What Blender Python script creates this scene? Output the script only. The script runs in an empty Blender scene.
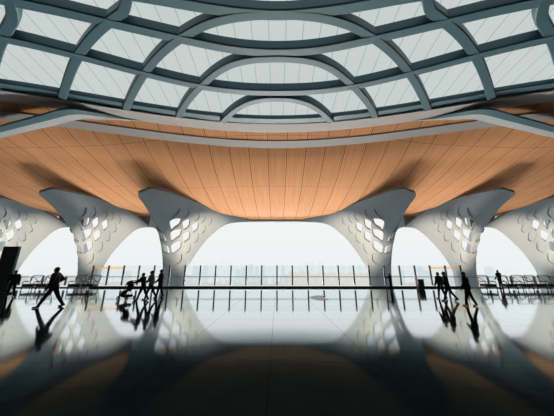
import bpy, bmesh, math, random
from mathutils import Vector, Matrix
random.seed(7)
PI = math.pi
C = bpy.context.scene.collection
F, CX, CY, PITCH, H0 = 230.0, 277.0, 208.0, math.radians(15.0), 1.5
CP, SP = math.cos(PITCH), math.sin(PITCH)
SCALE = 1.12            # whole place is scaled once at the end

def ray(px, py):
    a, b = (px - CX) / F, (CY - py) / F
    return Vector((a, CP - b * SP, SP + b * CP))
def at(px, py, z=0.0):
    d = ray(px, py); t = (z - H0) / d.z
    return Vector((d.x * t, d.y * t, z))

# ------------------------------------------------------------------ materials
def mat(name, col, rough=0.6, metal=0.0, spec=0.3, emit=None, es=0.0):
    m = bpy.data.materials.new(name); m.use_nodes = True
    b = m.node_tree.nodes['Principled BSDF']
    b.inputs['Base Color'].default_value = (*col, 1); b.inputs['Roughness'].default_value = rough
    b.inputs['Metallic'].default_value = metal; b.inputs['Specular IOR Level'].default_value = spec
    if emit:
        b.inputs['Emission Color'].default_value = (*emit, 1); b.inputs['Emission Strength'].default_value = es
    return m
def nd(m, t, **k):
    n = m.node_tree.nodes.new(t)
    for a, v in k.items(): setattr(n, a, v)
    return n
def lk(m, a, b): m.node_tree.links.new(a, b)
def mth(m, op, a, b=None, c=None):
    n = nd(m, 'ShaderNodeMath', operation=op)
    for i, v in enumerate((a, b, c)):
        if v is None: continue
        if isinstance(v, (int, float)): n.inputs[i].default_value = v
        else: lk(m, v, n.inputs[i])
    return n.outputs[0]
def ramp(m, f, stops):
    r = nd(m, 'ShaderNodeValToRGB'); lk(m, f, r.inputs[0])
    e = r.color_ramp.elements
    while len(e) < len(stops): e.new(0.5)
    for x, (p, c) in zip(e, stops):
        x.position = p; x.color = (c, c, c, 1) if isinstance(c, (int, float)) else (*c, 1)
    return r.outputs[0]
def noise(m, vec, scale, detail=3):
    n = nd(m, 'ShaderNodeTexNoise'); n.inputs['Scale'].default_value = scale; n.inputs['Detail'].default_value = detail
    if vec is not None: lk(m, vec, n.inputs['Vector'])
    return n.outputs['Fac']
def mixc(m, f, a, b, bt='MIX'):
    n = nd(m, 'ShaderNodeMix', data_type='RGBA', blend_type=bt)
    for s, v in ((n.inputs[0], f), (n.inputs[6], a), (n.inputs[7], b)):
        if isinstance(v, (int, float)): s.default_value = v
        elif isinstance(v, tuple): s.default_value = (*v, 1)
        else: lk(m, v, s)
    return n.outputs[2]
def objco(m):
    t = nd(m, 'ShaderNodeTexCoord'); s = nd(m, 'ShaderNodeSeparateXYZ'); lk(m, t.outputs['Object'], s.inputs[0])
    return t.outputs['Object'], s.outputs

def mat_wood():
    m = mat('warm_wood_slats', (.7, .42, .24), .7, 0, .04)
    b = m.node_tree.nodes['Principled BSDF']; co, s = objco(m)
    mp = nd(m, 'ShaderNodeMapping'); lk(m, co, mp.inputs[0]); mp.inputs['Scale'].default_value = (3, .15, .15)
    n = noise(m, mp.outputs[0], 1.2, 4)
    fine = mth(m, 'FRACT', mth(m, 'DIVIDE', s[0], 0.21))
    groove = mth(m, 'LESS_THAN', fine, 0.28)
    seam = mth(m, 'LESS_THAN', mth(m, 'FRACT', mth(m, 'ADD', mth(m, 'DIVIDE', s[0], 2.1), .5)), 0.032)
    cross = mth(m, 'LESS_THAN', mth(m, 'FRACT', mth(m, 'DIVIDE', s[1], 7.0)), 0.004)
    plank = nd(m, 'ShaderNodeTexWhiteNoise', noise_dimensions='1D'); lk(m, mth(m, 'FLOOR', mth(m, 'ADD', mth(m, 'DIVIDE', s[0], 2.1), .5)), plank.inputs['W'])
    c = mixc(m, n, (.62, .29, .13), (.84, .45, .235))
    c = mixc(m, mth(m, 'MULTIPLY', plank.outputs['Value'], .16), c, (.42, .22, .12))
    c = mixc(m, mth(m, 'MULTIPLY', groove, .3), c, (.2, .1, .05))
    c = mixc(m, mth(m, 'MULTIPLY', mth(m, 'MAXIMUM', seam, cross), .85), c, (.05, .03, .02))
    lk(m, c, b.inputs['Base Color'])
    return m
def mat_glass_dome():
    m = bpy.data.materials.new('frosted_skylight_glass'); m.use_nodes = True
    nt = m.node_tree; nt.nodes.remove(nt.nodes['Principled BSDF']); out = nt.nodes['Material Output']
    co, s = objco(m)
    line = mth(m, 'LESS_THAN', mth(m, 'FRACT', mth(m, 'ADD', mth(m, 'DIVIDE', s[0], 1.12), .5)), 0.05)
    n = noise(m, co, .35, 2)
    c = mixc(m, n, (.63, .69, .67), (.71, .76, .735))
    c = mixc(m, mth(m, 'MULTIPLY', line, .5), c, (.12, .22, .2))
    tr = nd(m, 'ShaderNodeBsdfTranslucent'); lk(m, c, tr.inputs[0])
    gl = nd(m, 'ShaderNodeBsdfGlossy'); gl.inputs['Roughness'].default_value = .4
    mx = nd(m, 'ShaderNodeMixShader'); mx.inputs[0].default_value = .03
    lk(m, tr.outputs[0], mx.inputs[1]); lk(m, gl.outputs[0], mx.inputs[2]); lk(m, mx.outputs[0], out.inputs[0])
    return m
def mat_floor():
    m = bpy.data.materials.new('polished_dark_stone'); m.use_nodes = True
    nt = m.node_tree; nt.nodes.remove(nt.nodes['Principled BSDF']); out = nt.nodes['Material Output']
    co, s = objco(m)
    jy = mth(m, 'LESS_THAN', mth(m, 'FRACT', mth(m, 'DIVIDE', mth(m, 'ADD', s[1], 99.16), .87)), .012)
    jx = mth(m, 'LESS_THAN', mth(m, 'FRACT', mth(m, 'DIVIDE', mth(m, 'ADD', s[0], 99.3), 1.74)), .007)
    j = mth(m, 'MAXIMUM', jx, jy)
    n = noise(m, co, 2.2, 6)
    base = mixc(m, n, (.005, .010, .012), (.011, .018, .021))
    base = mixc(m, j, base, (.004, .006, .007))
    df = nd(m, 'ShaderNodeBsdfDiffuse'); lk(m, base, df.inputs[0])
    gl = nd(m, 'ShaderNodeBsdfGlossy')
    n2 = noise(m, co, .45, 3)
    lk(m, mth(m, 'ADD', mth(m, 'MULTIPLY', n2, .06), .035), gl.inputs['Roughness'])
    lw = nd(m, 'ShaderNodeLayerWeight'); lw.inputs['Blend'].default_value = .5
    lk(m, ramp(m, lw.outputs['Facing'], [(.60, (.42, .78, .95)), (.71, (.62, .86, .97)), (.78, (.91, .975, 1.0))]), gl.inputs['Color'])
    f = ramp(m, lw.outputs['Facing'], [(0, .008), (.56, .009), (.62, .010), (.67, .022), (.71, .075), (.735, .17), (.79, .76), (.88, .93), (1, .97)])
    f = mth(m, 'MULTIPLY', f, mth(m, 'SUBTRACT', 1.0, mth(m, 'MULTIPLY', j, .45)))
    mx = nd(m, 'ShaderNodeMixShader'); lk(m, f, mx.inputs[0])
    bp = nd(m, 'ShaderNodeBump'); bp.inputs['Strength'].default_value = .025; bp.inputs['Distance'].default_value = .02
    lk(m, noise(m, co, 1.1, 2), bp.inputs['Height']); lk(m, bp.outputs[0], gl.inputs['Normal'])
    lk(m, df.outputs[0], mx.inputs[1]); lk(m, gl.outputs[0], mx.inputs[2]); lk(m, mx.outputs[0], out.inputs[0])
    return m
def mat_clear_glass():
    m = bpy.data.materials.new('tinted_balustrade_glass'); m.use_nodes = True
    nt = m.node_tree; nt.nodes.remove(nt.nodes['Principled BSDF']); out = nt.nodes['Material Output']
    tr = nd(m, 'ShaderNodeBsdfTransparent'); tr.inputs[0].default_value = (.965, .985, .988, 1)
    gl = nd(m, 'ShaderNodeBsdfGlossy'); gl.inputs['Roughness'].default_value = .02
    lw = nd(m, 'ShaderNodeFresnel'); lw.inputs['IOR'].default_value = 1.3
    mx = nd(m, 'ShaderNodeMixShader'); lk(m, lw.outputs[0], mx.inputs[0])
    lk(m, tr.outputs[0], mx.inputs[1]); lk(m, gl.outputs[0], mx.inputs[2]); lk(m, mx.outputs[0], out.inputs[0])
    return m
def mat_film():
    m = bpy.data.materials.new('orange_film_stripe'); m.use_nodes = True
    nt = m.node_tree; nt.nodes.remove(nt.nodes['Principled BSDF']); out = nt.nodes['Material Output']
    tr = nd(m, 'ShaderNodeBsdfTransparent'); tr.inputs[0].default_value = (1, .86, .68, 1)
    di = nd(m, 'ShaderNodeBsdfTranslucent'); di.inputs[0].default_value = (.85, .5, .2, 1)
    mx = nd(m, 'ShaderNodeMixShader'); mx.inputs[0].default_value = .2
    lk(m, tr.outputs[0], mx.inputs[1]); lk(m, di.outputs[0], mx.inputs[2]); lk(m, mx.outputs[0], out.inputs[0])
    return m
def mat_white():
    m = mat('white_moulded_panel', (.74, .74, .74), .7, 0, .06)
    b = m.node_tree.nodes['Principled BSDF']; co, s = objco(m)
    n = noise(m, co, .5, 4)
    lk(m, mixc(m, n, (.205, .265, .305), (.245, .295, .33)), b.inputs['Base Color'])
    return m
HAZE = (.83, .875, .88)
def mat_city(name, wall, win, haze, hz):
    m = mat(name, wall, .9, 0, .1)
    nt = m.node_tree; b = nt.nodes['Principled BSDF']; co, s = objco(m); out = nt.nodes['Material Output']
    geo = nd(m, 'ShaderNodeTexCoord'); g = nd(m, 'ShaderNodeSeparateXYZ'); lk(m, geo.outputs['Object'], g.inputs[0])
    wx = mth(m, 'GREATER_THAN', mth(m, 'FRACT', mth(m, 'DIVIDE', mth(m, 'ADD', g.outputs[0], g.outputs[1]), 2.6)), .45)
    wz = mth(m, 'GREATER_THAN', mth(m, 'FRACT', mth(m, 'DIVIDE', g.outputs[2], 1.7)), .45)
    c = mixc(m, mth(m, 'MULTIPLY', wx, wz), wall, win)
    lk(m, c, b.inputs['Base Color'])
    em = nd(m, 'ShaderNodeEmission'); em.inputs[0].default_value = (*hz, 1); em.inputs[1].default_value = 1.0  # distance haze put into the building colour as an even glow
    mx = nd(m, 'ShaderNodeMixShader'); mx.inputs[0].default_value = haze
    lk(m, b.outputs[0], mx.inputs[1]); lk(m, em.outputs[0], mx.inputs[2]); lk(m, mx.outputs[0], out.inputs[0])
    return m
M = dict(
    wood=mat_wood(), dome=mat_glass_dome(), floor=mat_floor(), glass=mat_clear_glass(), white=mat_white(),
    teal=mat('teal_painted_steel', (.055, .135, .168), .45, 0, .35),
    pale=mat('pale_grey_fascia', (.36, .36, .355), .7),
    arm_pale=mat('grey_blue_arm_edge', (.34, .39, .41), .5),
    pocket=mat('recessed_panel_grey', (.34, .37, .39), .6),
    shade_line=mat('painted_shade_line', (.035, .045, .055), .8),
    dark=mat('dark_wall', (.05, .055, .06), .8),
    black=mat('black_powder_coat', (.010, .014, .016), .5, 0, .3),
    post=mat('grey_steel_post', (.045, .058, .066), .45, .3),
    steel=mat('brushed_steel_rail', (.22, .25, .27), .35, .6),
    orange=mat_film(),
    pad=mat('dark_seat_pad', (.014, .019, .022), .6),
    tube=mat('dark_tube_frame', (.035, .045, .05), .4, .4),
    cloth=mat('black_cloth', (.008, .009, .010), .9, 0, .1),
    cloth2=mat('charcoal_cloth', (.013, .015, .017), .9, 0, .1),
    grey_cloth=mat('grey_green_cloth', (.055, .070, .070), .9, 0, .1),
    skin=mat('skin', (.10, .06, .045), .6), hair=mat('black_hair', (.006, .006, .007), .7),
    shoe=mat('black_shoe', (.010, .010, .011), .6), shoe_tan=mat('tan_shoe', (.42, .25, .13), .6),
    beige=mat('beige_stone_inlay', (.50, .46, .40), .35, 0, .4),
    screen=mat('dark_teal_edge', (.02, .10, .10), .3),
    ground=mat('pale_concrete_ground', (.80, .79, .77), .95, 0, .1),
)

# ------------------------------------------------------------------ helpers
def tag(o, label=None, cat=None, group=None, kind=None):
    for k, v in (('label', label), ('category', cat), ('group', group), ('kind', kind)):
        if v: o[k] = v
    return o
def empty(name, loc, rz=0, label=None, cat=None, group=None):
    o = bpy.data.objects.new(name, None); C.objects.link(o); o.location = loc; o.rotation_euler = (0, 0, rz)
    o.empty_display_size = .2
    return tag(o, label, cat, group)
def obj(name, bm, m, parent=None, smooth=False, loc=None):
    me = bpy.data.meshes.new(name); bmesh.ops.recalc_face_normals(bm, faces=bm.faces[:]) if smooth != 'keep' else None
    bm.to_mesh(me); bm.free(); me.materials.append(m)
    if smooth:
        for p in me.polygons: p.use_smooth = True
    o = bpy.data.objects.new(name, me); C.objects.link(o)
    if parent: o.parent = parent
    if loc is not None: o.location = loc
    return o
def raw(name, verts, faces, m, parent=None, smooth=False):
    me = bpy.data.meshes.new(name); me.from_pydata([tuple(v) for v in verts], [], faces); me.update()
    me.materials.append(m)
    if smooth:
        for p in me.polygons: p.use_smooth = True
    o = bpy.data.objects.new(name, me); C.objects.link(o)
    if parent: o.parent = parent
    return o
def box(bm, c, s, rot=None, bev=0):
    r = bmesh.ops.create_cube(bm, size=1); vs = r['verts']
    for v in vs:
        v.co = Vector((v.co.x * s[0], v.co.y * s[1], v.co.z * s[2]))
    if bev:
        es = list({e for v in vs for e in v.link_edges})
        rr = bmesh.ops.bevel(bm, geom=es, offset=bev, segments=2, affect='EDGES', profile=.5)
        vs = list({v for f in rr['faces'] for v in f.verts} | {v for v in vs if v.is_valid})
    for v in vs:
        p = v.co.copy()
        if rot is not None: p = rot @ p
        v.co = p + Vector(c)
def bxo(name, c, s, m, parent=None, bev=0):
    bm = bmesh.new(); box(bm, c, s, None, bev); return obj(name, bm, m, parent)
def tube(bm, pts, rad, n=10, closed=False):
    pts = [Vector(p) for p in pts]; N = len(pts)
    rs = rad if isinstance(rad, (list, tuple)) else [rad] * N
    rings = []; up = Vector((0, 0, 1)); prev = None
    for i, p in enumerate(pts):
        if closed: t = pts[(i + 1) % N] - pts[i - 1]
        else: t = pts[min(i + 1, N - 1)] - pts[max(i - 1, 0)]
        t.normalize()
        if prev is None:
            a = t.cross(up)
            if a.length < 1e-3: a = t.cross(Vector((1, 0, 0)))
        else: a = prev - t * prev.dot(t)
        a.normalize(); prev = a; b = t.cross(a)
        rings.append([bm.verts.new(p + (a * math.cos(2 * PI * k / n) + b * math.sin(2 * PI * k / n)) * rs[i]) for k in range(n)])
    for i in range(N if closed else N - 1):
        A, B = rings[i], rings[(i + 1) % N]
        for k in range(n): bm.faces.new((A[k], A[(k + 1) % n], B[(k + 1) % n], B[k]))
    if not closed:
        bm.faces.new(rings[0][::-1]); bm.faces.new(rings[-1])
def ball(bm, c, s, rot=None, sub=2):
    r = bmesh.ops.create_icosphere(bm, subdivisions=sub, radius=1)
    for v in r['verts']:
        p = Vector((v.co.x * s[0], v.co.y * s[1], v.co.z * s[2]))
        if rot is not None: p = rot @ p
        v.co = p + Vector(c)
def capsule(bm, a, b, ra, rb, n=10):
    a, b = Vector(a), Vector(b); tube(bm, [a, b], [ra, rb], n); ball(bm, a, (ra,) * 3, None, 2); ball(bm, b, (rb,) * 3, None, 2)
def catmull(pts, n=10):
    pts = [Vector(p) for p in pts]; P = [2 * pts[0] - pts[1]] + pts + [2 * pts[-1] - pts[-2]]; out = []
    for i in range(1, len(P) - 2):
        for k in range(n):
            t = k / n; a, b, c, d = P[i - 1], P[i], P[i + 1], P[i + 2]
            out.append(.5 * (2 * b + (c - a) * t + (2 * a - 5 * b + 4 * c - d) * t * t + (3 * b - a - 3 * c + d) * t ** 3))
    out.append(pts[-1]); return out
def lerp_tab(x, tab):
    if x <= tab[0][0]: return tab[0][1]
    for (a, b), (c, d) in zip(tab, tab[1:]):
        if x <= c: return b + (d - b) * (x - a) / (c - a)
    return tab[-1][1]

# ------------------------------------------------------------------ the building shell
YC, SKX, ZR = 3.0, 30.0, 15.0
def yring(x):
    x = min(abs(x), 24.0)
    return 19.4 - 0.0128 * x * x + 0.0000078 * x ** 4
PROF = [(p.x, p.y) for p in catmull([Vector((a, b, 0)) for a, b in [(0, 14.45), (.075, 13.62), (.18, 12.75), (.285, 12.05), (.4, 11.47), (.5, 11.1), (.63, 10.68), (.78, 10.33), (.9, 10.14), (1, 10.05)]], 5)]
def zceil(x, y):
    y0 = yring(x) + 3.2; s = (y - y0) / (40.3 - y0)
    k = max(0, min(1, (abs(x) - 9) / 13)); k = k * k * (3 - 2 * k)
    return lerp_tab(s, PROF) + .62 * k * min(1, max(0, s * 5))
HALL_X, YB, YF = 58.0, -32.0, 21.0

def struct(o): o['kind'] = 'structure'; return o
bm = bmesh.new(); box(bm, (0, (YB + YF) / 2, -.25), (2 * HALL_X, YF - YB, .5)); struct(obj('floor', bm, M['floor']))

# wooden ceiling: dropped field + raised strip + far mirrored half + sides
V, Fc = [], []
def grid(fn, nu, nv):
    b = len(V)
    for i in range(nu + 1):
        for j in range(nv + 1): V.append(fn(i / nu, j / nv))
    for i in range(nu):
        for j in range(nv):
            a = b + i * (nv + 1) + j; Fc.append((a, a + 1, a + nv + 2, a + nv + 1))
for sgn in (1, -1):
    ym = (lambda y: y) if sgn > 0 else (lambda y: 2 * YC - y)
    def field(u, v):
        x = -HALL_X + 2 * HALL_X * u; y0 = yring(x) + 3.2
        y = y0 + (40.3 - y0) * v
        return (x, ym(y), zceil(x, y))
    grid(field, 140, 40)
    def strip(u, v):
        x = -HALL_X + 2 * HALL_X * u; return (x, ym(yring(x) + 1.25 + 1.05 * v), 15.05 - .38 * v)
    grid(strip, 140, 2)
for sx in (-1, 1):
    def side(u, v):
        x = sx * (SKX + (HALL_X - SKX) * u); return (x, 2 * YC - yring(x) + (2 * yring(x) - 2 * YC) * v, 15.05)
    grid(side, 10, 10)
struct(raw('ceiling', V, Fc, M['wood'], None, True))
# pale soffit bands, one object each
def lip(name, o0, z0, o1, z1, sgn, th=.12, m='pale'):
    vs, fs = [], []; n = 120
    for i in range(n + 1):
        x = -HALL_X + 2 * HALL_X * i / n; y = yring(x)
        for yy, zz in ((y + o0, z0), (y + o1, z1), (y + o1, z1 + th), (y + o0, z0 + th)):
            vs.append((x, yy if sgn > 0 else 2 * YC - yy, zz))
    for i in range(n):
        for k in range(4):
            a, b = i * 4 + k, i * 4 + (k + 1) % 4; fs.append((a, b, b + 4, a + 4))
    return struct(raw(name, vs, fs, M[m], None, False))
for q, sg in ((1, 1), (3, -1)):
    lip('trim_%d' % q, -.1, 15.02, 1.3, 15.0, sg, .6); lip('trim_%d' % (q + 1), 2.25, 14.62, 3.25, 14.36, sg)
ntrim = [5]
def trim_name(): ntrim[0] += 1; return 'trim_%d' % (ntrim[0] - 1)
for sx in (-1, 1): struct(bxo(trim_name(), (sx * (SKX + .1), YC, 15.1), (.2, 2 * (yring(SKX) - YC) + .3, .5), M['pale']))

# skylight glass shell
def zdome(x, y):
    r2 = ((y - YC) / 16.6) ** 2 + (x / 36.0) ** 2
    return ZR + .25 + 1.7 * (1 - r2)
V, Fc = [], []
def dome(u, v):
    x = -SKX + 2 * SKX * u; y1 = yring(x) + .1; y = 2 * YC - y1 + (2 * y1 - 2 * YC) * v
    return (x, y, max(zdome(x, y), ZR + .05) + .05)
grid(dome, 100, 60)
struct(raw('window_1', V, Fc, M['dome'], None, True))
for sx in (-1, 1):
    V, Fc = [], []
    def gab(u, v):
        y1 = yring(SKX) + .1; y = 2 * YC - y1 + (2 * y1 - 2 * YC) * u
        z = max(zdome(SKX, y), ZR + .05) + .05
        return (sx * SKX, y, 14.9 + (z - 14.9) * v)
    grid(gab, 30, 2)
    struct(raw(trim_name(), V, Fc, M['teal'], None, False))

# skylight ribs: picture curves carried onto the glass shell
def on_dome(px, py):
    d = ray(px, py); t = 10.0
    for _ in range(60):
        p = Vector((0, 0, H0)) + d * t
        t = (max(zdome(p.x, p.y), ZR) - .5 - H0) / d.z * .5 + t * .5
    p = Vector((0, 0, H0)) + d * t
    return (p.x, p.y)
def rib(pts, w=.56, h=.62, sink=0.0):
    n = len(pts); vs, fs = [], []
    for i, (x, y) in enumerate(pts):
        a, b = pts[max(i - 1, 0)], pts[min(i + 1, n - 1)]
        t = Vector((b[0] - a[0], b[1] - a[1])); t.normalize(); q = Vector((-t.y, t.x)) * w / 2
        z = max(zdome(x, y), ZR + .05) + .02
        for sx, zz in ((1, z), (1, z - h), (.8, z - h - .07), (-.8, z - h - .07), (-1, z - h), (-1, z)):
            vs.append((x + q.x * sx, y + q.y * sx, zz - sink))
    for i in range(n - 1):
        for k in range(6):
            a, b = i * 6 + k, i * 6 + (k + 1) % 6; fs.append((a, b, b + 6, a + 6))
    fs += [tuple(range(6))[::-1], tuple((n - 1) * 6 + k for k in range(6))]
    return struct(raw(trim_name(), vs, fs, M['teal'], None, False))
def clipx(pts):
    o = []
    for p in pts:
        if abs(p[0]) > SKX - .2: continue
        yy = yring(p[0]) - .35
        if 2 * YC - yy <= p[1] <= yy: o.append((p[0], p[1]))
    return o
def both(pts, **k):
    rib(clipx(pts), **k); rib(clipx([(x, 2 * YC - y) for x, y in pts]), **k)
def spl(pp, n=3):
    for _ in range(n):
        o = [pp[0]]
        for (a, b), (c, d) in zip(pp, pp[1:]): o += [(a * .75 + c * .25, b * .75 + d * .25), (a * .25 + c * .75, b * .25 + d * .75)]
        pp = o + [pp[-1]]
    return pp
def sym(half):   # half curve from outside (left) to the centre line
    c = [on_dome(*p) for p in half]
    full = c + [(-x, y) for x, y in c[:-1]][::-1]
    return full
ringpts = [(x * .5, yring(x * .5) - .45) for x in range(-58, 59)]
both(ringpts, w=.95, h=.27)
A_ = sym([(0, 36), (78, 55), (144, 73), (200, 86), (240, 91), (277, 92)])
B_ = sym([(30, 3), (110, 22), (180, 38), (232, 49), (277, 52)])
C_ = sym([(125, -8), (200, 6), (245, 12), (277, 14)])
def ext(c):
    (x0, y0), (x1, y1) = c[0], c[1]
    k = (SKX - .3 + x0) / max(x1 - x0, 1e-3)
    q = (x0 - (x1 - x0) * k, y0 - (y1 - y0) * k * .8); return [q] + c + [(-q[0], q[1])]
for c in (A_, B_, C_): both(spl(ext(c)), w=.64)
arch1 = sym([(219, 126), (228, 115), (243, 104), (260, 99), (277, 98)])
arch2 = sym([(177, 120), (185, 103), (200, 86), (218, 70), (240, 60), (277, 57)])
arch3 = sym([(124, 113), (133, 92), (144, 73), (158, 55), (180, 37), (208, 22), (240, 15), (277, 13)])
for a in (arch1, arch2, arch3): both(spl(a), w=.56)
def tail(pp, dx):
    c = [on_dome(*p) for p in pp]; c.append((c[-1][0] + dx, YC)); return c
arch4 = tail([(60, 105), (68, 78), (78, 55), (92, 36), (110, 20), (133, 4)], 2.6)
arch5 = tail([(-12, 86), (-6, 60), (4, 33), (20, 8)], 2.4)
for a in (arch4, arch5):
    both(spl(a)); both(spl([(-x, y) for x, y in a]))
rib(clipx([(x * .6, YC) for x in range(-49, 50)]), w=.5)
# branching arms that leave the skylight ring and run under the ceiling to the sides
for sx in (-1, 1):
    arm = [at(a, b, z) for a, b, z in ((150, 119.5, 15.2), (124, 117.8, 15.08), (98, 115, 14.9), (74, 113.5, 14.6), (48, 119.5, 14.1), (22, 126, 13.7), (0, 131.5, 13.45), (-30, 137.5, 13.3))]
    arm.append(arm[-1] + (arm[-1] - arm[-2]) * 1.5)
    P = catmull([Vector((-p.x, p.y, p.z)) for p in arm], 8); W = catmull([Vector((w, 0, 0)) for w in (.06, .35, .95, 1.35, 1.25, 1.15, 1.1, 1.1, 1.1)], 8)
    for half in (1, 0):
        vs, fs = [], []; n = len(P)
        for i, p in enumerate(P):
            t = P[min(i + 1, n - 1)] - P[max(i - 1, 0)]; t.z = 0; t.normalize(); q = Vector((-t.y, t.x, 0)) * W[i].x / 2
            for k, dz in (((1, .12), (1, -.1), (-.1, -.12), (-.1, .12)) if half else ((-.1, .12), (-.1, -.12), (-1, -.06), (-1, .12))):
                v = p + q * k + Vector((0, 0, dz - .05)); vs.append((v.x * sx, v.y, v.z))
        for i in range(n - 1):
            for k in range(4):
                a, b = i * 4 + k, i * 4 + (k + 1) % 4; fs.append((a, b, b + 4, a + 4))
        struct(raw(trim_name(), vs, fs, M['arm_pale' if half else 'teal'], None, False))

# walls at the sides and behind
for nm, c, s in (('wall_left', (-HALL_X - .2, 4.5, 7), (.4, 74, 15.5)), ('wall_right', (HALL_X + .2, 4.5, 7), (.4, 74, 15.5)),
                 ('wall_back', (0, YB - .2, 7), (2 * HALL_X + .8, .4, 15.5))):
    struct(bxo(nm, c, s, M['dark']))

# ------------------------------------------------------------------ lattice columns
ARCH_Y = 40.0
def smooth_tab(pts):
    return [(p.x, p.y) for p in catmull([Vector((a, b, 0)) for a, b in pts], 12)]
AH_C = smooth_tab([(0, 0), (.2, .02), (.5, .17), (.72, .345), (.88, .60), (1, 1)])
AH_S = smooth_tab([(0, 0), (.2, .02), (.5, .2), (.74, .45), (.89, .72), (1, 1)])
AW = smooth_tab([(0, 0), (.2, .2), (.5, .5), (.74, .77), (.88, .95), (1, 1)])
def column_surface(xc, dl, dr, zl, zr, fl, fr, zf, bw, fo_):
    """meridians from left arch edge to right arch edge. dl/dr: distance to the arch apexes; fl/fr: reach of the mid rim."""
    to = fo_
    base = [(-bw, 40.0), (-bw - .1, 39.0), (-bw * .95, 38.0), (-.1, 37.7), (bw * .75, 38.0), (bw + .05, 38.9), (bw, 40.0)]
    rim = [(-dl, 40.0, zl), (-fl + to * .5, 34.2, 10.1), (-.95 + to, 27.0, 10.15), (.25 + to, 25.9, 10.45), (2.1 + to, 26.5, 10.75), (fr, 34.8, zf), (dr, 40.0, zr)]
    pw = [1.25, 1.75, 1.75, 2.2, 2.0, 1.45, 1.25]
    def ah(v, big): return lerp_tab(v, AH_C if big else AH_S)
    def merid(k, v):
        bx, by = base[k]; rx, ry, rz = rim[k]
        if v < 0: return Vector((bx + xc, by, 16.0 * v))
        if k in (0, 6):
            h = ah(v, k == 6 and dr > 10); w = lerp_tab(v, AW)
        else:
            h = v ** pw[k] * .55 + (1 - math.cos(PI / 2 * v)) * .45; w = math.sin(PI / 2 * v) * .55 + .45 * v
        return Vector((bx + xc + (rx - bx) * h, by + (ry - by) * h, rz * w))
    def S(u, v):
        u = max(0.0, min(5.9999, u)); k = int(u); t = u - k
        p = [merid(max(0, min(6, k + d)), v) for d in (-1, 0, 1, 2)]
        if k == 0: p[0] = 2 * p[1] - p[2]
        if k == 5: p[3] = 2 * p[2] - p[1]
        a, b, c, d = p
        return .5 * (2 * b + (c - a) * t + (2 * a - 5 * b + 4 * c - d) * t * t + (3 * b - a - 3 * c + d) * t ** 3)
    return S
COLS = {  # base x, reach to the arch apexes, apex heights, reach of the mid rim, its height, half width, lean of the lip
    'inner': (-16.7, 5.9, 12.3, 8.8, 9.75, 3.0, 7.0, 10.6, 1.5, .6),
    'middle': (-30.6, 6.0, 8.2, 8.8, 8.8, 2.4, 5.9, 11.1, 1.15, 2.6),
    'outer': (-44.6, 6.0, 8.2, 8.8, 8.8, 2.2, 6.2, 11.1, 1.15, 4.6),
}
HOLES = []   # filled below: (u, v, e1u, e1v, e2u, e2v, open)
def proj(p):
    q = Vector(p) - Vector((0, 0, H0)); f = q.y * CP + q.z * SP; up = -q.y * SP + q.z * CP
    return (CX + F * q.x / f, CY - F * up / f)
def solve_holes():
    S = column_surface(*COLS['inner'])
    k = 3.957; T = []
    def add(x, y, op, w=4.3, h=5.6, face=1): T.append((100 + x / k, 185 + y / k, op, w, h, face))
    for y, o in ((110, 0), (152, 1), (198, 1), (247, 1), (296, 0)): add(289 + (y - 152) * .1, y, o, 4.8, 5.4)
    for y, o in ((112, 0), (158, 1), (203, 1), (250, 0)): add(340 + (y - 158) * .05, y, o, 3.6, 5.2)
    for y, o in ((124, 0), (167, 1), (210, 0)): add(377, y, o, 3.0, 4.9)
    for y, o in ((133, 0), (173, 0)): add(407, y, o, 2.6, 4.6)
    add(432, 144, 0, 2.2, 4.2)
    res = []
    for (px, py, op, w, h, face) in T:
        best = None
        for i in range(61):
            for j in range(61):
                u, v = 3.0 + 2.95 * i / 60, .15 + .84 * j / 60
                q = proj(S(u, v)); d = (q[0] - px) ** 2 + (q[1] - py) ** 2
                if best is None or d < best[0]: best = (d, u, v)
        d, u, v = best; e = .01
        q0, qu, qv = proj(S(u, v)), proj(S(u + e, v)), proj(S(u, v + e))
        a, b, c, dd = (qu[0] - q0[0]) / e, (qv[0] - q0[0]) / e, (qu[1] - q0[1]) / e, (qv[1] - q0[1]) / e
        det = a * dd - b * c
        inv = lambda x, y: ((dd * x - b * y) / det, (-c * x + a * y) / det)
        e1, e2 = inv(w * 1.02, -w * .58), inv(.3, h * .85)
        res.append((u, v, *e1, *e2, op))
    return res
HOLES = solve_holes()
HOLES += [(6 - u - .02, v, -a, b, -c, d, op) for (u, v, a, b, c, d, op) in HOLES if u < 5.8]
def hole_f(u, v, only_open):
    m = 1.0
    for (hu, hv, a, b, c, d, op) in HOLES:
        if only_open and not op: continue
        du, dv = u - hu, v - hv
        if abs(du) > abs(a) + abs(c) or abs(dv) > abs(b) + abs(d): continue
        det = a * d - b * c
        x, y = (d * du - c * dv) / det, (-b * du + a * dv) / det
        f = (abs(x) ** 4.2 + abs(y) ** 4.2) ** (1 / 4.2) - 1
        m = min(m, f)
    return m
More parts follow.
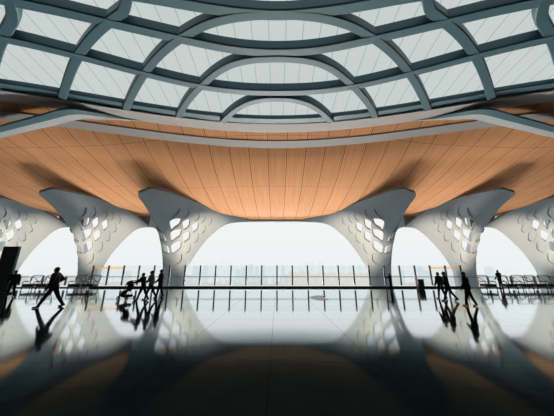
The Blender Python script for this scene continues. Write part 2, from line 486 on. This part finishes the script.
def build_column(name, key, mirror, label, group):
    S = column_surface(*COLS[key]); NU, NV = 168, 132; TH, PD = .34, .20
    us = [6 * i / NU for i in range(NU + 1)]; vs_ = [-1.0, -.5, -.2, -.05] + [j / NV for j in range(NV + 1)]
    root_loc = Vector((COLS[key][0] * (-1 if mirror else 1), 38.0, 0))
    P = {}; Nn = {}
    def nrm(u, v):
        e = 2e-3
        a = S(min(u + e, 6), v) - S(max(u - e, 0), v); b = S(u, min(v + e, 1)) - S(u, max(v - e, -1)); n = a.cross(b)
        if n.length < 1e-12: n = Vector((0, -1, 0))
        n.normalize(); return n          # points outward (towards the hall)
    def emit(only_open, off, flip):
        verts, faces, idx = [], [], {}
        fv = [[hole_f(u, v, only_open) if v > 0 else 1.0 for v in vs_] for u in us]
        def vert(u, v):
            key_ = (round(u, 5), round(v, 5))
            if key_ not in idx:
                idx[key_] = len(verts); verts.append((u, v))
            return idx[key_]
        for i in range(NU):
            for j in range(len(vs_) - 1):
                cs = [(us[i], vs_[j], fv[i][j]), (us[i + 1], vs_[j], fv[i + 1][j]), (us[i + 1], vs_[j + 1], fv[i + 1][j + 1]), (us[i], vs_[j + 1], fv[i][j + 1])]
                if all(c[2] > 0 for c in cs): poly = [(c[0], c[1]) for c in cs]
                elif all(c[2] <= 0 for c in cs): continue
                else:
                    poly = []
                    for a, b in zip(cs, cs[1:] + cs[:1]):
                        if a[2] > 0: poly.append((a[0], a[1]))
                        if (a[2] > 0) != (b[2] > 0):
                            if (a[0], a[1]) > (b[0], b[1]): a, b = b, a
                            t = a[2] / (a[2] - b[2]); t = min(.98, max(.02, t)); poly.append((a[0] + (b[0] - a[0]) * t, a[1] + (b[1] - a[1]) * t))
                ids = []
                for q in poly:
                    w = vert(*q)
                    if w not in ids: ids.append(w)
                if len(ids) > 2: faces.append(ids)
        return verts, faces
    vo, fo = emit(False, 0, 0); vi, fi = emit(True, 0, 0)
    def pos(uv, off): return S(*uv) - nrm(*uv) * off
    def edges_of(fs):
        cnt = {}
        for f in fs:
            for a, b in zip(f, f[1:] + f[:1]):
                if (b, a) in cnt: del cnt[(b, a)]
                else: cnt[(a, b)] = 1
        return list(cnt)
    verts = [pos(q, 0) for q in vo]; faces = [list(f) for f in fo]
    # reveals
    dup_ = {}
    for a, b in edges_of(fo):
        for w in (a, b):
            if w not in dup_:
                dup_[w] = len(verts); verts.append(pos(vo[w], TH))
        faces.append([b, a, dup_[a], dup_[b]])
    n0 = len(verts); verts += [pos(q, TH) for q in vi]; faces += [[w + n0 for w in f][::-1] for f in fi]
    sx = -1 if mirror else 1
    verts = [Vector((v.x * sx, v.y, v.z)) - root_loc for v in verts]
    if mirror: faces = [f[::-1] for f in faces]
    root = empty(name, root_loc, 0, label, 'column', group)
    o = raw('shell', verts, faces, M['white'], root, False)
    # blind cells: a nearly flush infill panel with a flat dark strip painted as shade along its lower and outer edge
    def W(uv, off): 
        p = pos((max(0, min(6, uv[0])), max(0, min(1, uv[1]))), off); return Vector((p.x * sx, p.y, p.z)) - root_loc
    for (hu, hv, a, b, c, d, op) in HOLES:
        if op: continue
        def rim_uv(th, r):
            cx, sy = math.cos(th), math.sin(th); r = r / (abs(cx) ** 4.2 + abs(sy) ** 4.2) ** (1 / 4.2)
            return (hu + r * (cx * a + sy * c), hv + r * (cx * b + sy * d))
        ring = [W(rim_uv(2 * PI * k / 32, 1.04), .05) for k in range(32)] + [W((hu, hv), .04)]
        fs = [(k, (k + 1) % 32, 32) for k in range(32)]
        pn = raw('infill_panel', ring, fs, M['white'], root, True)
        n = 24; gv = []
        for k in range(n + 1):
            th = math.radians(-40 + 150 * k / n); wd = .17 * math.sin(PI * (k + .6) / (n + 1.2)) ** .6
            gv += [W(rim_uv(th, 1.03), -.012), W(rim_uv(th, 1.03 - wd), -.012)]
        raw('painted_shade_strip', gv, [(2 * k, 2 * k + 1, 2 * k + 3, 2 * k + 2) for k in range(n)], M['shade_line'], root, False)
    return root
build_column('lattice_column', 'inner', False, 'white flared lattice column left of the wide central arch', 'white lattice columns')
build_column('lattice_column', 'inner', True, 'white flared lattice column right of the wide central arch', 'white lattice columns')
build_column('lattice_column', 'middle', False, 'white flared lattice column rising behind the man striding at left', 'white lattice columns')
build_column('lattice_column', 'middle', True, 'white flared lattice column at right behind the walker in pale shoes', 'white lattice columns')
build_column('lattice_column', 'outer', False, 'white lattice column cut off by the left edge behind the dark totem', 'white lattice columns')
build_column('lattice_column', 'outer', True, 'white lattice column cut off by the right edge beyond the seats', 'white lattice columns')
# header over the arches
struct(bxo(trim_name(), (0, 40.3, 10.1), (2 * 6.5, .7, .74), M['white']))
for sx in (-1, 1):
    for hx in (22.5, 36.5, 50.5): struct(bxo(trim_name(), (sx * hx, 40.3, 9.8), (4.6, .7, 2.0), M['white']))

# ------------------------------------------------------------------ balustrades
RY = 20.75
def balustrade(name, x0, x1, n, h, label, stripe=(), low=False):
    bh = .08 if low else .13
    root = empty(name, ((x0 + x1) / 2, RY, 0), 0, label, 'balustrade')
    L = x1 - x0
    bm = bmesh.new(); box(bm, (0, 0, bh / 2), (L, .16, bh)); obj('base_rail', bm, M['pale' if low else 'black'], root)
    bm = bmesh.new(); tube(bm, [(-L / 2, -.09, .9), (L / 2, -.09, .9)], .028, 8); obj('handrail', bm, M['steel'], root)
    st = L / n
    for i in range(n + 1):
        x = -L / 2 + i * st
        bm = bmesh.new(); box(bm, (x, 0, h / 2 + .1), (.11, .10, h - .2)); box(bm, (x, -.05, .9), (.05, .12, .06)); obj('post', bm, M['post'], root)
        if i < n:
            bm = bmesh.new(); box(bm, (x + st / 2, .02, h / 2 + .1), (st - .09, .02, h - .24)); g = obj('glass_panel', bm, M['glass'], root)
            if i in stripe:
                bm = bmesh.new(); box(bm, (x + st / 2, 0, h - .22), (st - .12, .012, .16)); obj('film_stripe', bm, M['orange'], g)
    return root
balustrade('glass_balustrade', -16.0, 16.0, 24, 1.86, 'tall glass balustrade with grey posts across the central and side arches', (0, 1, 22, 23))
balustrade('glass_balustrade', -52.0, -16.2, 18, .95, 'low glass balustrade along the left floor edge behind the seats', (), True)
balustrade('glass_balustrade', 16.2, 52.0, 18, .95, 'low glass balustrade along the right floor edge behind the seats', (), True)

# ------------------------------------------------------------------ seats
def make_seat(name, loc, rz, label, group):
    r = empty(name, loc, rz, label, 'seat', group)
    bm = bmesh.new(); box(bm, (0, 0, .34), (.80, .60, .20), None, .05); obj('seat_pad', bm, M['pad'], r)
    for sx in (-1, 1):
        bm = bmesh.new()
        loop = [(sx * .40, -.30, .02), (sx * .40, -.27, .55), (sx * .40, -.2, .62), (sx * .40, .2, .62), (sx * .41, .34, .95), (sx * .41, .42, 1.02)]
        tube(bm, catmull(loop, 5), .021, 8); obj('side_frame', bm, M['tube'], r)
        bm = bmesh.new(); tube(bm, [(sx * .34, .26, .38), (sx * .37, .36, .02)], [.022, .018], 8); obj('leg', bm, M['tube'], r)
        bm = bmesh.new(); tube(bm, [(sx * .34, -.24, .36), (sx * .36, -.3, .02)], [.022, .018], 8); obj('leg', bm, M['tube'], r)
        bm = bmesh.new(); box(bm, (sx * .40, 0, .645), (.055, .30, .03), None, .01); obj('armrest', bm, M['pad'], r)
    bm = bmesh.new()
    tube(bm, catmull([(-.41, .30, .45), (-.41, .40, .92), (-.34, .43, 1.05), (.34, .43, 1.05), (.41, .40, .92), (.41, .30, .45)], 6), .024, 8)
    obj('back_frame', bm, M['tube'], r)
    bm = bmesh.new(); tube(bm, [(-.40, .41, 1.0), (.36, .28, .46)], .022, 8); obj('back_strut', bm, M['tube'], r)
    return r
def copy_tree(o, parent=None):
    c = o.copy(); C.objects.link(c)
    if parent: c.parent = parent
    for ch in list(o.children): copy_tree(ch, c)
    return c
seat_spots = [
    (489, 289.9, .0, 'dark padded seat closest to the right middle column', 'seats along the right balustrade'),
    (509.5, 289.9, .08, 'dark padded tube frame seat just right of the person at the far right', 'seats along the right balustrade'),
    (525, 289.9, -.05, 'middle dark padded seat of the right hand row', 'seats along the right balustrade'),
    (538.5, 289.9, .06, 'dark padded tube frame seat second from the right end of the row', 'seats along the right balustrade'),
    (552, 289.9, -.06, 'dark padded seat cut by the right edge of the photo', 'seats along the right balustrade'),
    (30, 289.9, .05, 'dark padded seat between the two walkers on the left', 'seats along the left balustrade'),
    (44, 289.9, -.04, 'dark padded seat partly hidden behind the striding man', 'seats along the left balustrade'),
    (75.5, 289.9, .0, 'dark padded seat in front of the left middle column, near the striding man', 'seats along the left balustrade'),
    (89.5, 289.9, .03, 'dark padded seat against the left end of the tall balustrade', 'seats along the left balustrade'),
]
proto = None
for (px, py, rz, lab, grp) in seat_spots:
    p = at(px, py)
    if proto is None: proto = make_seat('waiting_seat', p, rz, lab, grp)
    else:
        o = copy_tree(proto); o.location = p; o.rotation_euler.z = rz; o['label'] = lab; o['group'] = grp

# ------------------------------------------------------------------ totem, bin, inlay
p = at(3.5, 294)
t = empty('information_totem', p + Vector((-.3, 0, 0)), 0, 'tall dark totem sign at the left edge of the hall', 'sign')
bm = bmesh.new(); box(bm, (0, 0, 1.55), (1.05, .16, 2.9), None, .02); obj('totem_body', bm, M['black'], t)
bm = bmesh.new(); box(bm, (0, 0, .05), (1.2, .5, .1), None, .02); obj('base_plate', bm, M['black'], t)
bm = bmesh.new(); box(bm, (.535, -.02, 1.6), (.03, .13, 2.7)); obj('edge_strip', bm, M['screen'], t)
p = at(420.8, 289.6)
t = empty('litter_bin', p, 0, 'dark rectangular bin standing at the tall balustrade, right of the child', 'bin')
bm = bmesh.new(); box(bm, (0, 0, .38), (.46, .40, .68), None, .02); obj('bin_body', bm, M['black'], t)
bm = bmesh.new(); box(bm, (0, 0, .75), (.50, .44, .06), None, .02); obj('bin_lid', bm, M['post'], t)
bm = bmesh.new(); box(bm, (0, 0, .02), (.40, .34, .04)); obj('plinth', bm, M['post'], t)
pts = [(309, 297.2), (316, 295.6), (327, 295.8), (322, 297), (329, 300), (318, 300.2)]
bm = bmesh.new(); f = bm.faces.new([bm.verts.new(at(a, b) + Vector((0, 0, .004))) for a, b in pts])
ex = bmesh.ops.extrude_face_region(bm, geom=[f]); [setattr(v, 'co', v.co + Vector((0, 0, .006))) for v in ex['geom'] if isinstance(v, bmesh.types.BMVert)]
tag(obj('floor_inlay', bm, M['beige']), 'beige arrow shaped inlay in the floor below the central arch', 'floor marking')

# ------------------------------------------------------------------ people
def person(name, loc, Hh, face, label, legs, arms, lean=.04, coat=None, trousers=None, shoe='shoe', head_turn=0, long_coat=False, bulk=1.0, pack=False, group=None):
    """face: heading in degrees, 0 = walks towards +Y (away), 90 = towards -X (left). legs: ((thigh,knee) left, right). arms: (pitch, abduct, elbow, inward)"""
    R_ = math.radians
    root = empty(name, loc, R_(face), label, 'person', group)
    k = Hh
    def leg(side, th, kn, hz):
        hip = Vector((side * .052 * k, 0, hz)); a, b = R_(th), R_(th - kn)
        knee = hip + Vector((side * .004 * k, math.sin(a), -math.cos(a))) * .245 * k
        ank = knee + Vector((0, math.sin(b), -math.cos(b))) * .235 * k
        return hip, knee, ank, b
    low = min(leg(s, *l, 0)[2].z for s, l in ((-1, legs[0]), (1, legs[1])))
    hz = .042 * k - low
    L = [leg(-1, *legs[0], hz), leg(1, *legs[1], hz)]
    pel = Vector((0, 0, hz + .03 * k)); la = R_(lean * 57.3)
    ax = Vector((0, math.sin(la), math.cos(la)))
    waist = pel + ax * .09 * k; chest = pel + ax * .20 * k; sh = pel + ax * .27 * k; neck = pel + ax * .315 * k
    head = neck + Vector((0, .012 * k, .075 * k))
    A = []
    for side, (pit, abd, elb, inw) in ((-1, arms[0]), (1, arms[1])):
        s = sh + Vector((side * .105 * k, 0, 0)); p_, b_ = R_(pit), R_(abd)
        d = Vector((side * math.sin(b_), math.sin(p_) * math.cos(b_), -math.cos(p_) * math.cos(b_)))
        el = s + d * .165 * k
        p2 = R_(pit + elb); b2 = R_(abd - inw)
        d2 = Vector((side * math.sin(b2), math.sin(p2) * math.cos(b2), -math.cos(p2) * math.cos(b2)))
        wr = el + d2 * .145 * k
        A.append((s, el, wr, d2, side))
    hr = Matrix.Rotation(R_(head_turn), 3, 'Z')
    VX = .011
    def remesh(o, vx=VX):
        md = o.modifiers.new('remesh', 'REMESH'); md.mode = 'VOXEL'; md.voxel_size = vx; md.use_smooth_shade = True
        sm = o.modifiers.new('smooth', 'SMOOTH'); sm.factor = .5; sm.iterations = 3
        return o
    # body (head with face, neck, torso, limbs, hands with five fingers): one closed surface after remeshing
    bm = bmesh.new()
    ball(bm, head + Vector((0, .004, .012)) * k, (.043 * k, .054 * k, .060 * k), hr, 3)
    ball(bm, head + hr @ Vector((0, .016, -.028)) * k, (.032 * k, .040 * k, .034 * k), hr)
    ball(bm, head + hr @ Vector((0, .058, -.008)) * k, (.008 * k, .012 * k, .014 * k), hr)
    ball(bm, head + hr @ Vector((0, .053, -.036)) * k, (.015 * k, .006 * k, .006 * k), hr)
    for s in (-1, 1):
        ball(bm, head + hr @ Vector((s * .044, -.002, -.002)) * k, (.008 * k, .012 * k, .018 * k), hr)
        ball(bm, head + hr @ Vector((s * .018, .050, .008)) * k, (.009 * k, .006 * k, .006 * k), hr)
    capsule(bm, neck - ax * .03 * k, head - Vector((0, .008, .01)) * k, .034 * k, .032 * k)
    ball(bm, chest, (.090 * k, .062 * k, .11 * k)); ball(bm, waist, (.076 * k, .055 * k, .09 * k)); ball(bm, pel, (.088 * k, .062 * k, .075 * k))
    capsule(bm, sh - Vector((.08 * k, 0, 0)), sh + Vector((.08 * k, 0, 0)), .040 * k, .040 * k)
    for hip, kn, an, b in L:
        capsule(bm, hip, kn, .050 * k, .033 * k); capsule(bm, kn, an, .033 * k, .022 * k)
        capsule(bm, an + Vector((0, -.01, -.018)) * k, an + Vector((0, .085, -.026)) * k, .020 * k, .015 * k)
    for s, el, wr, d2, side in A:
        capsule(bm, s, el, .034 * k, .025 * k); capsule(bm, el, wr, .025 * k, .018 * k)
        up = Vector((side, 0, 0)); up = (up - d2 * up.dot(d2)).normalized(); lat = d2.cross(up).normalized()
        pc = wr + d2 * .030 * k
        capsule(bm, wr, wr + d2 * .045 * k, .019 * k, .022 * k)
        for q, ln in ((-1.5, .030), (-.5, .037), (.5, .040), (1.5, .035)):
            r0 = wr + d2 * .055 * k + lat * q * .0105 * k
            m1 = r0 + (d2 * .9 - up * .25).normalized() * ln * .55 * k; m2 = m1 + (d2 * .6 - up * .75).normalized() * ln * .5 * k
            capsule(bm, r0, m1, .0062 * k, .0056 * k, 6); capsule(bm, m1, m2, .0056 * k, .0048 * k, 6)
        t0 = wr + d2 * .02 * k + lat * .018 * k; t1 = t0 + (d2 * .6 + lat * .7).normalized() * .026 * k; t2 = t1 + (d2 * .9 - up * .3).normalized() * .02 * k
        capsule(bm, t0, t1, .0075 * k, .0065 * k, 6); capsule(bm, t1, t2, .0065 * k, .0055 * k, 6)
    remesh(obj('body', bm, M['skin'], root, True), .008)
    # hair
    bm = bmesh.new(); ball(bm, head + hr @ Vector((0, -.007, .022)) * k, (.049 * k, .057 * k, .057 * k), hr, 3)
    ball(bm, head + hr @ Vector((0, -.024, -.012)) * k, (.043 * k, .036 * k, .045 * k), hr)
    remesh(obj('hair', bm, M['hair'], root, True))
    # jacket
    e = .014 * bulk; bm = bmesh.new()
    ball(bm, chest, ((.096 + e) * k, (.066 + e) * k, .125 * k)); ball(bm, waist, ((.084 + e) * k, (.060 + e) * k, .105 * k))
    ball(bm, pel + Vector((0, 0, .0)), ((.09 + e) * k, (.066 + e) * k, (.135 if long_coat else .08) * k))
    capsule(bm, sh - Vector((.085 * k, 0, 0)), sh + Vector((.085 * k, 0, 0)), (.040 + e) * k, (.040 + e) * k)
    capsule(bm, sh, neck + ax * .005 * k, .058 * k, .042 * k)
    for s, el, wr, d2, side in A:
        capsule(bm, s, el, (.036 + e) * k, (.028 + e * .8) * k); capsule(bm, el, wr - d2 * .008 * k, (.028 + e * .8) * k, (.021 + e * .6) * k)
    remesh(obj('jacket', bm, M[coat or 'cloth'], root, True), .014)
    bm = bmesh.new(); ball(bm, pel, (.096 * k, .072 * k, .078 * k))
    for hip, kn, an, b in L:
        capsule(bm, hip, kn, .060 * k, .043 * k); capsule(bm, kn, an + (kn - an).normalized() * .01 * k, .043 * k, .034 * k)
    remesh(obj('trousers', bm, M[trousers or 'cloth'], root, True), .014)
    for hip, kn, an, b in L:
        bm = bmesh.new(); rt = Matrix.Rotation(-min(0.0, b) * .8, 3, 'X') if b < -.15 else Matrix.Identity(3)
        rt = Matrix.Rotation(b * .8 if b < -.15 else 0, 3, 'X')
        c0 = an
        capsule(bm, c0 + rt @ (Vector((0, -.016, -.016)) * k), c0 + rt @ (Vector((0, .085, -.022)) * k), .026 * k, .0205 * k)
        ball(bm, c0, (.027 * k, .03 * k, .03 * k))
        remesh(obj('shoe', bm, M[shoe], root, True))
    if pack:
        bm = bmesh.new(); box(bm, chest + Vector((0, -.115 * k, -.01 * k)), (.17 * k, .085 * k, .25 * k), None, .03); obj('backpack', bm, M['cloth2'], root, True)
    return root

rel = lambda a=4, b=8, e=12, i=4: (a, b, e, i)
g = at(49.5, 307.5)
person('walking_person', g, 1.66, 112, 'person in dark clothes striding across the floor at left, one elbow out',
       ((28, 4), (-24, 10)), ((4, 9, 14, 4), (-34, 38, 84, 44)), .05, 'cloth', 'cloth', bulk=2.1, head_turn=-8)
g = at(9.5, 297)
person('walking_person', g, 1.46, 62, 'person in dark jacket walking beside the tall dark totem',
       ((14, 3), (-14, 14)), (rel(10, 8, 25), rel(-8, 8, 14)), .10, 'cloth', 'cloth', bulk=1.3)
g = at(141.5, 300.8)
person('walking_person', g, 1.36, 95, 'person leaning forward to push the stroller at left',
       ((20, 4), (-18, 14)), ((48, 8, 24, 6), (48, 8, 24, 6)), .16, 'cloth', 'cloth', bulk=1.6)
g = at(149.2, 299.6)
person('walking_person', g, 1.46, 100, 'person in grey green jacket walking just behind the stroller pusher',
       ((18, 4), (-20, 12)), ((20, 8, 30, 4), (-14, 10, 24, 4)), .05, 'grey_cloth', 'cloth', bulk=1.6, head_turn=10)
g = at(158.8, 297.6)
person('walking_person', g, 1.50, 100, 'person in black standing right of the stroller group in front of a column',
       ((10, 2), (-10, 8)), ((8, 8, 40, 10), (-6, 10, 20, 6)), .02, 'cloth', 'cloth', bulk=1.8)
g = at(391.4, 289.4)
person('standing_child', g, 1.20, 35, 'small person at the tall balustrade with one hand raised',
       ((2, 1), (-2, 1)), ((52, 12, 70, 10), (4, 7, 12, 2)), .02, 'cloth', 'cloth', bulk=1.7)
g = at(442.3, 299.0)
person('walking_person', g, 1.36, 20, 'slimmer left hand walker of the pair right of the bin',
       ((12, 3), (-12, 10)), (rel(10), rel(-8)), .04, 'cloth', 'cloth', bulk=1.5)
g = at(449.8, 301.2)
person('walking_person', g, 1.42, 65, 'right hand walker of the pair right of the bin, trailing leg stretched back',
       ((20, 3), (-26, 8)), ((20, 8, 20, 4), (-14, 12, 24, 6)), .10, 'cloth2', 'cloth', bulk=2.0)
g = at(470.8, 306.2)
person('walking_person', g, 1.40, 45, 'person in long dark coat and pale tan shoes in front of the right column',
       ((13, 3), (-13, 8)), ((8, 8, 24, 4), (-8, 12, 26, 6)), .06, 'cloth', 'cloth', 'shoe_tan', long_coat=True, bulk=2.2)
g = at(501.8, 288.9)
person('standing_person', g, 1.44, 10, 'person in dark jacket standing by the low balustrade at far right',
       ((3, 1), (-3, 2)), ((6, 10, 30, 8), (4, 12, 24, 8)), .02, 'cloth', 'cloth', bulk=1.5)

# ------------------------------------------------------------------ stroller
g = at(126.2, 300.6)
st = empty('baby_stroller', g, math.radians(75), 'dark baby stroller pushed by the leaning person at left', 'stroller')
bm = bmesh.new()
prof = [(-.20, .78), (-.10, .50), (.22, .44), (.40, .22)]
for i in range(3):
    (y0, z0), (y1, z1) = prof[i], prof[i + 1]
    c = Vector((0, (y0 + y1) / 2, (z0 + z1) / 2)); a = math.atan2(z1 - z0, y1 - y0)
    box(bm, c, (.36, math.hypot(y1 - y0, z1 - z0) + .05, .07), Matrix.Rotation(a, 3, 'X'), .02)
obj('seat', bm, M['cloth2'], st)
bm = bmesh.new(); vs = []
for i in range(9):
    a = math.radians(20 + 100 * i / 8); row = []
    for j in range(9):
        b = math.radians(-80 + 160 * j / 8); row.append(bm.verts.new((.21 * math.sin(b), -.12 + .34 * math.cos(a) * math.cos(b) * .9, .62 + .34 * math.sin(a) * (.55 + .45 * math.cos(b)))))
    vs.append(row)
for i in range(8):
    for j in range(8): bm.faces.new((vs[i][j], vs[i + 1][j], vs[i + 1][j + 1], vs[i][j + 1]))
obj('canopy', bm, M['cloth'], st, True)
bm = bmesh.new()
for s in (-1, 1):
    tube(bm, [(s * .22, .42, .12), (s * .22, -.30, .80), (s * .20, -.46, .96)], .014, 8); tube(bm, [(s * .22, -.34, .12), (s * .22, .12, .48)], .014, 8)
tube(bm, [(-.22, -.34, .12), (.22, -.34, .12)], .012, 8)
obj('frame', bm, M['tube'], st)
bm = bmesh.new(); tube(bm, [(-.22, -.46, .96), (.22, -.46, .96)], .018, 8); obj('handle', bm, M['pad'], st)
bm = bmesh.new(); box(bm, (0, .0, .22), (.36, .5, .13), None, .03); obj('basket', bm, M['cloth2'], st)
for sx, y in ((-1, .42), (1, .42), (-1, -.34), (1, -.34)):
    bm = bmesh.new()
    tube(bm, [(sx * .24, y + .09 * math.cos(2 * PI * q / 20), .115 + .09 * math.sin(2 * PI * q / 20)) for q in range(20)], .022, 8, True)
    for q in range(3): 
        a = PI * q / 3; tube(bm, [(sx * .24, y + .09 * math.cos(a), .115 + .09 * math.sin(a)), (sx * .24, y - .09 * math.cos(a), .115 - .09 * math.sin(a))], .007, 6)
    obj('wheel', bm, M['pad'], st)

st.scale = (.95, .72, 1)
# ------------------------------------------------------------------ outside: ground, skyline
GZ = -16.0
bm = bmesh.new(); box(bm, (0, 420, GZ - .5), (2400, 800, 1)); struct(obj('ground', bm, M['ground']))
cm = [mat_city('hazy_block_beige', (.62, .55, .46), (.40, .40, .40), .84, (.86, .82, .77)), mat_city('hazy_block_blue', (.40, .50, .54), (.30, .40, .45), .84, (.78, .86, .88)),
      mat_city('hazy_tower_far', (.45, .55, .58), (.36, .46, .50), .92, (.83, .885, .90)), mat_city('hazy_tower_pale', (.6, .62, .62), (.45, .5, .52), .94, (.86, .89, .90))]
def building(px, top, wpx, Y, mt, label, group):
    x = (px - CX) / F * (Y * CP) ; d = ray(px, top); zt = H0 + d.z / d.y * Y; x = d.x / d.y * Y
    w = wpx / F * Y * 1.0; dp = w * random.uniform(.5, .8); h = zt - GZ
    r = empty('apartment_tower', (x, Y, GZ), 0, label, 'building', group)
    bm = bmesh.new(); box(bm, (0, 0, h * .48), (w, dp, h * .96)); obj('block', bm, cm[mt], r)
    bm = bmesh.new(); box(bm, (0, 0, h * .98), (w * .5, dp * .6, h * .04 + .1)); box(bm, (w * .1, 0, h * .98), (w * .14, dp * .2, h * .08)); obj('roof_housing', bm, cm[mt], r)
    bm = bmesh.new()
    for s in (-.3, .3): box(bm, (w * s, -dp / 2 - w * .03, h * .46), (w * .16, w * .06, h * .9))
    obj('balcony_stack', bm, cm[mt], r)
rnd = random.Random(3)
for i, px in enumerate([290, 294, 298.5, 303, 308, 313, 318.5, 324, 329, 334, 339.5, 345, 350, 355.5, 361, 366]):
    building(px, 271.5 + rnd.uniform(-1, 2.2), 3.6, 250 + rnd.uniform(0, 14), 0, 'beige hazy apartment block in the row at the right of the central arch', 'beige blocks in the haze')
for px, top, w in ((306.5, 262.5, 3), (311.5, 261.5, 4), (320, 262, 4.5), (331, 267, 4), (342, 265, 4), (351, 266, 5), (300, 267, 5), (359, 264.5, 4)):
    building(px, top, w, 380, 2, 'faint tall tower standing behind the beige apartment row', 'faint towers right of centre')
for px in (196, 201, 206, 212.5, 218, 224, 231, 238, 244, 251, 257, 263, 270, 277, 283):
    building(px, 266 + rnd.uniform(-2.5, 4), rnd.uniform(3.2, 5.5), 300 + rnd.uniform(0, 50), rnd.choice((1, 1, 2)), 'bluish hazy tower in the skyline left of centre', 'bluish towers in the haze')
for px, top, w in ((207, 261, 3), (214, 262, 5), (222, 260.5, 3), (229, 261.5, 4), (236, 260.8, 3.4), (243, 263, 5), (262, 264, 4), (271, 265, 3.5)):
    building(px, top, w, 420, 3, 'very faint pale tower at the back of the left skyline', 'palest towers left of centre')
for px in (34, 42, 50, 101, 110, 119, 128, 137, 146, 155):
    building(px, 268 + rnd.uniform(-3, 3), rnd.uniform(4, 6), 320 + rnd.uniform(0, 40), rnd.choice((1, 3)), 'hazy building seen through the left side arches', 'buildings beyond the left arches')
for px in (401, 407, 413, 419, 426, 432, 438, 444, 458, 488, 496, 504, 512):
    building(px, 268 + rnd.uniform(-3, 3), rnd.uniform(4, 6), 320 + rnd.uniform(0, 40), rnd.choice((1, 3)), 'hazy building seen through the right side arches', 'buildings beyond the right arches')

# ------------------------------------------------------------------ light
w = bpy.data.worlds.new('overcast'); bpy.context.scene.world = w; w.use_nodes = True
nt = w.node_tree; bg = nt.nodes['Background']
tc = nt.nodes.new('ShaderNodeTexCoord'); sp = nt.nodes.new('ShaderNodeSeparateXYZ'); nt.links.new(tc.outputs['Generated'], sp.inputs[0])
r = nt.nodes.new('ShaderNodeValToRGB'); nt.links.new(sp.outputs[2], r.inputs[0])
e = r.color_ramp.elements; e[0].position = 0; e[0].color = (.84, .885, .89, 1); e[1].position = .12; e[1].color = (.89, .90, .905, 1)
nt.links.new(r.outputs[0], bg.inputs[0]); bg.inputs[1].default_value = 1.0

def area(name, loc, aim, sx, sy, power, col):
    l = bpy.data.lights.new(name, 'AREA'); l.shape = 'RECTANGLE'; l.size = sx; l.size_y = sy; l.energy = power; l.color = col
    o = bpy.data.objects.new(name, l); C.objects.link(o); o.location = loc
    o.rotation_euler = (Vector(aim) - Vector(loc)).to_track_quat('-Z', 'Y').to_euler(); return o
lamp = area('added_ceiling_fill', (0, 52, -14.8), (0, 14, 16.5), 66, 3, 6600, (1, .92, .85)); lamp.data.spread = math.radians(62)
rc = bpy.data.collections.new('ceiling_and_skylight')          # unseen fill lamp added to brighten the ceiling, linked to roof parts only
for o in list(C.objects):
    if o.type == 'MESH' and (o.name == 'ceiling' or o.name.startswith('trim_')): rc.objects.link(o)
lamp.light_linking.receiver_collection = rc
area('added_column_fill', (0, 130, -10), (0, 40, 5), 46, 8, 150000, (1, .88, .76))  # unseen fill lamp added outside to lighten the column edges

def spot(loc, aim, power, ang):  # unseen fill spots added below floor level, brightening the shells beside the arches
    l = bpy.data.lights.new('added_arch_fill', 'SPOT'); l.energy = power; l.spot_size = math.radians(ang); l.spot_blend = .9; l.shadow_soft_size = .25; l.color = (1, .74, .53)
    o = bpy.data.objects.new('added_arch_fill', l); C.objects.link(o); o.location = loc
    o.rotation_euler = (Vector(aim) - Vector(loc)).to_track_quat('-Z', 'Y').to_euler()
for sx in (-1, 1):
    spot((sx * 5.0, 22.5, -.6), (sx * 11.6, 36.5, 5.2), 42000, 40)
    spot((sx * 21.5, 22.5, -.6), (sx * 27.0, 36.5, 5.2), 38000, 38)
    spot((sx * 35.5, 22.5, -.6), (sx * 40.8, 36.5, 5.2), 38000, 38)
cam = bpy.data.cameras.new('camera'); co = bpy.data.objects.new('camera', cam); C.objects.link(co)
co.location = (0, 0, H0); co.rotation_euler = (PI / 2 + PITCH, 0, 0)
cam.sensor_width = 36; cam.sensor_fit = 'HORIZONTAL'; cam.lens = F * 36 / 554; cam.clip_end = 3000; cam.clip_start = .05
sc = bpy.context.scene; sc.camera = co
sc.view_settings.view_transform = 'Standard'; sc.view_settings.look = 'None'
sc.cycles.max_bounces = 8; sc.cycles.transparent_max_bounces = 16; sc.cycles.use_denoising = True; sc.cycles.sample_clamp_indirect = 4
for o in list(sc.objects):
    if o.parent is None:
        o.location = o.location * SCALE; o.scale = o.scale * SCALE
        if o.type in ('CAMERA', 'LIGHT'): o.scale = (1, 1, 1)
        if o.type == 'LIGHT':
            o.data.energy *= SCALE ** 2
            if o.data.type == 'AREA': o.data.size *= SCALE; o.data.size_y *= SCALE
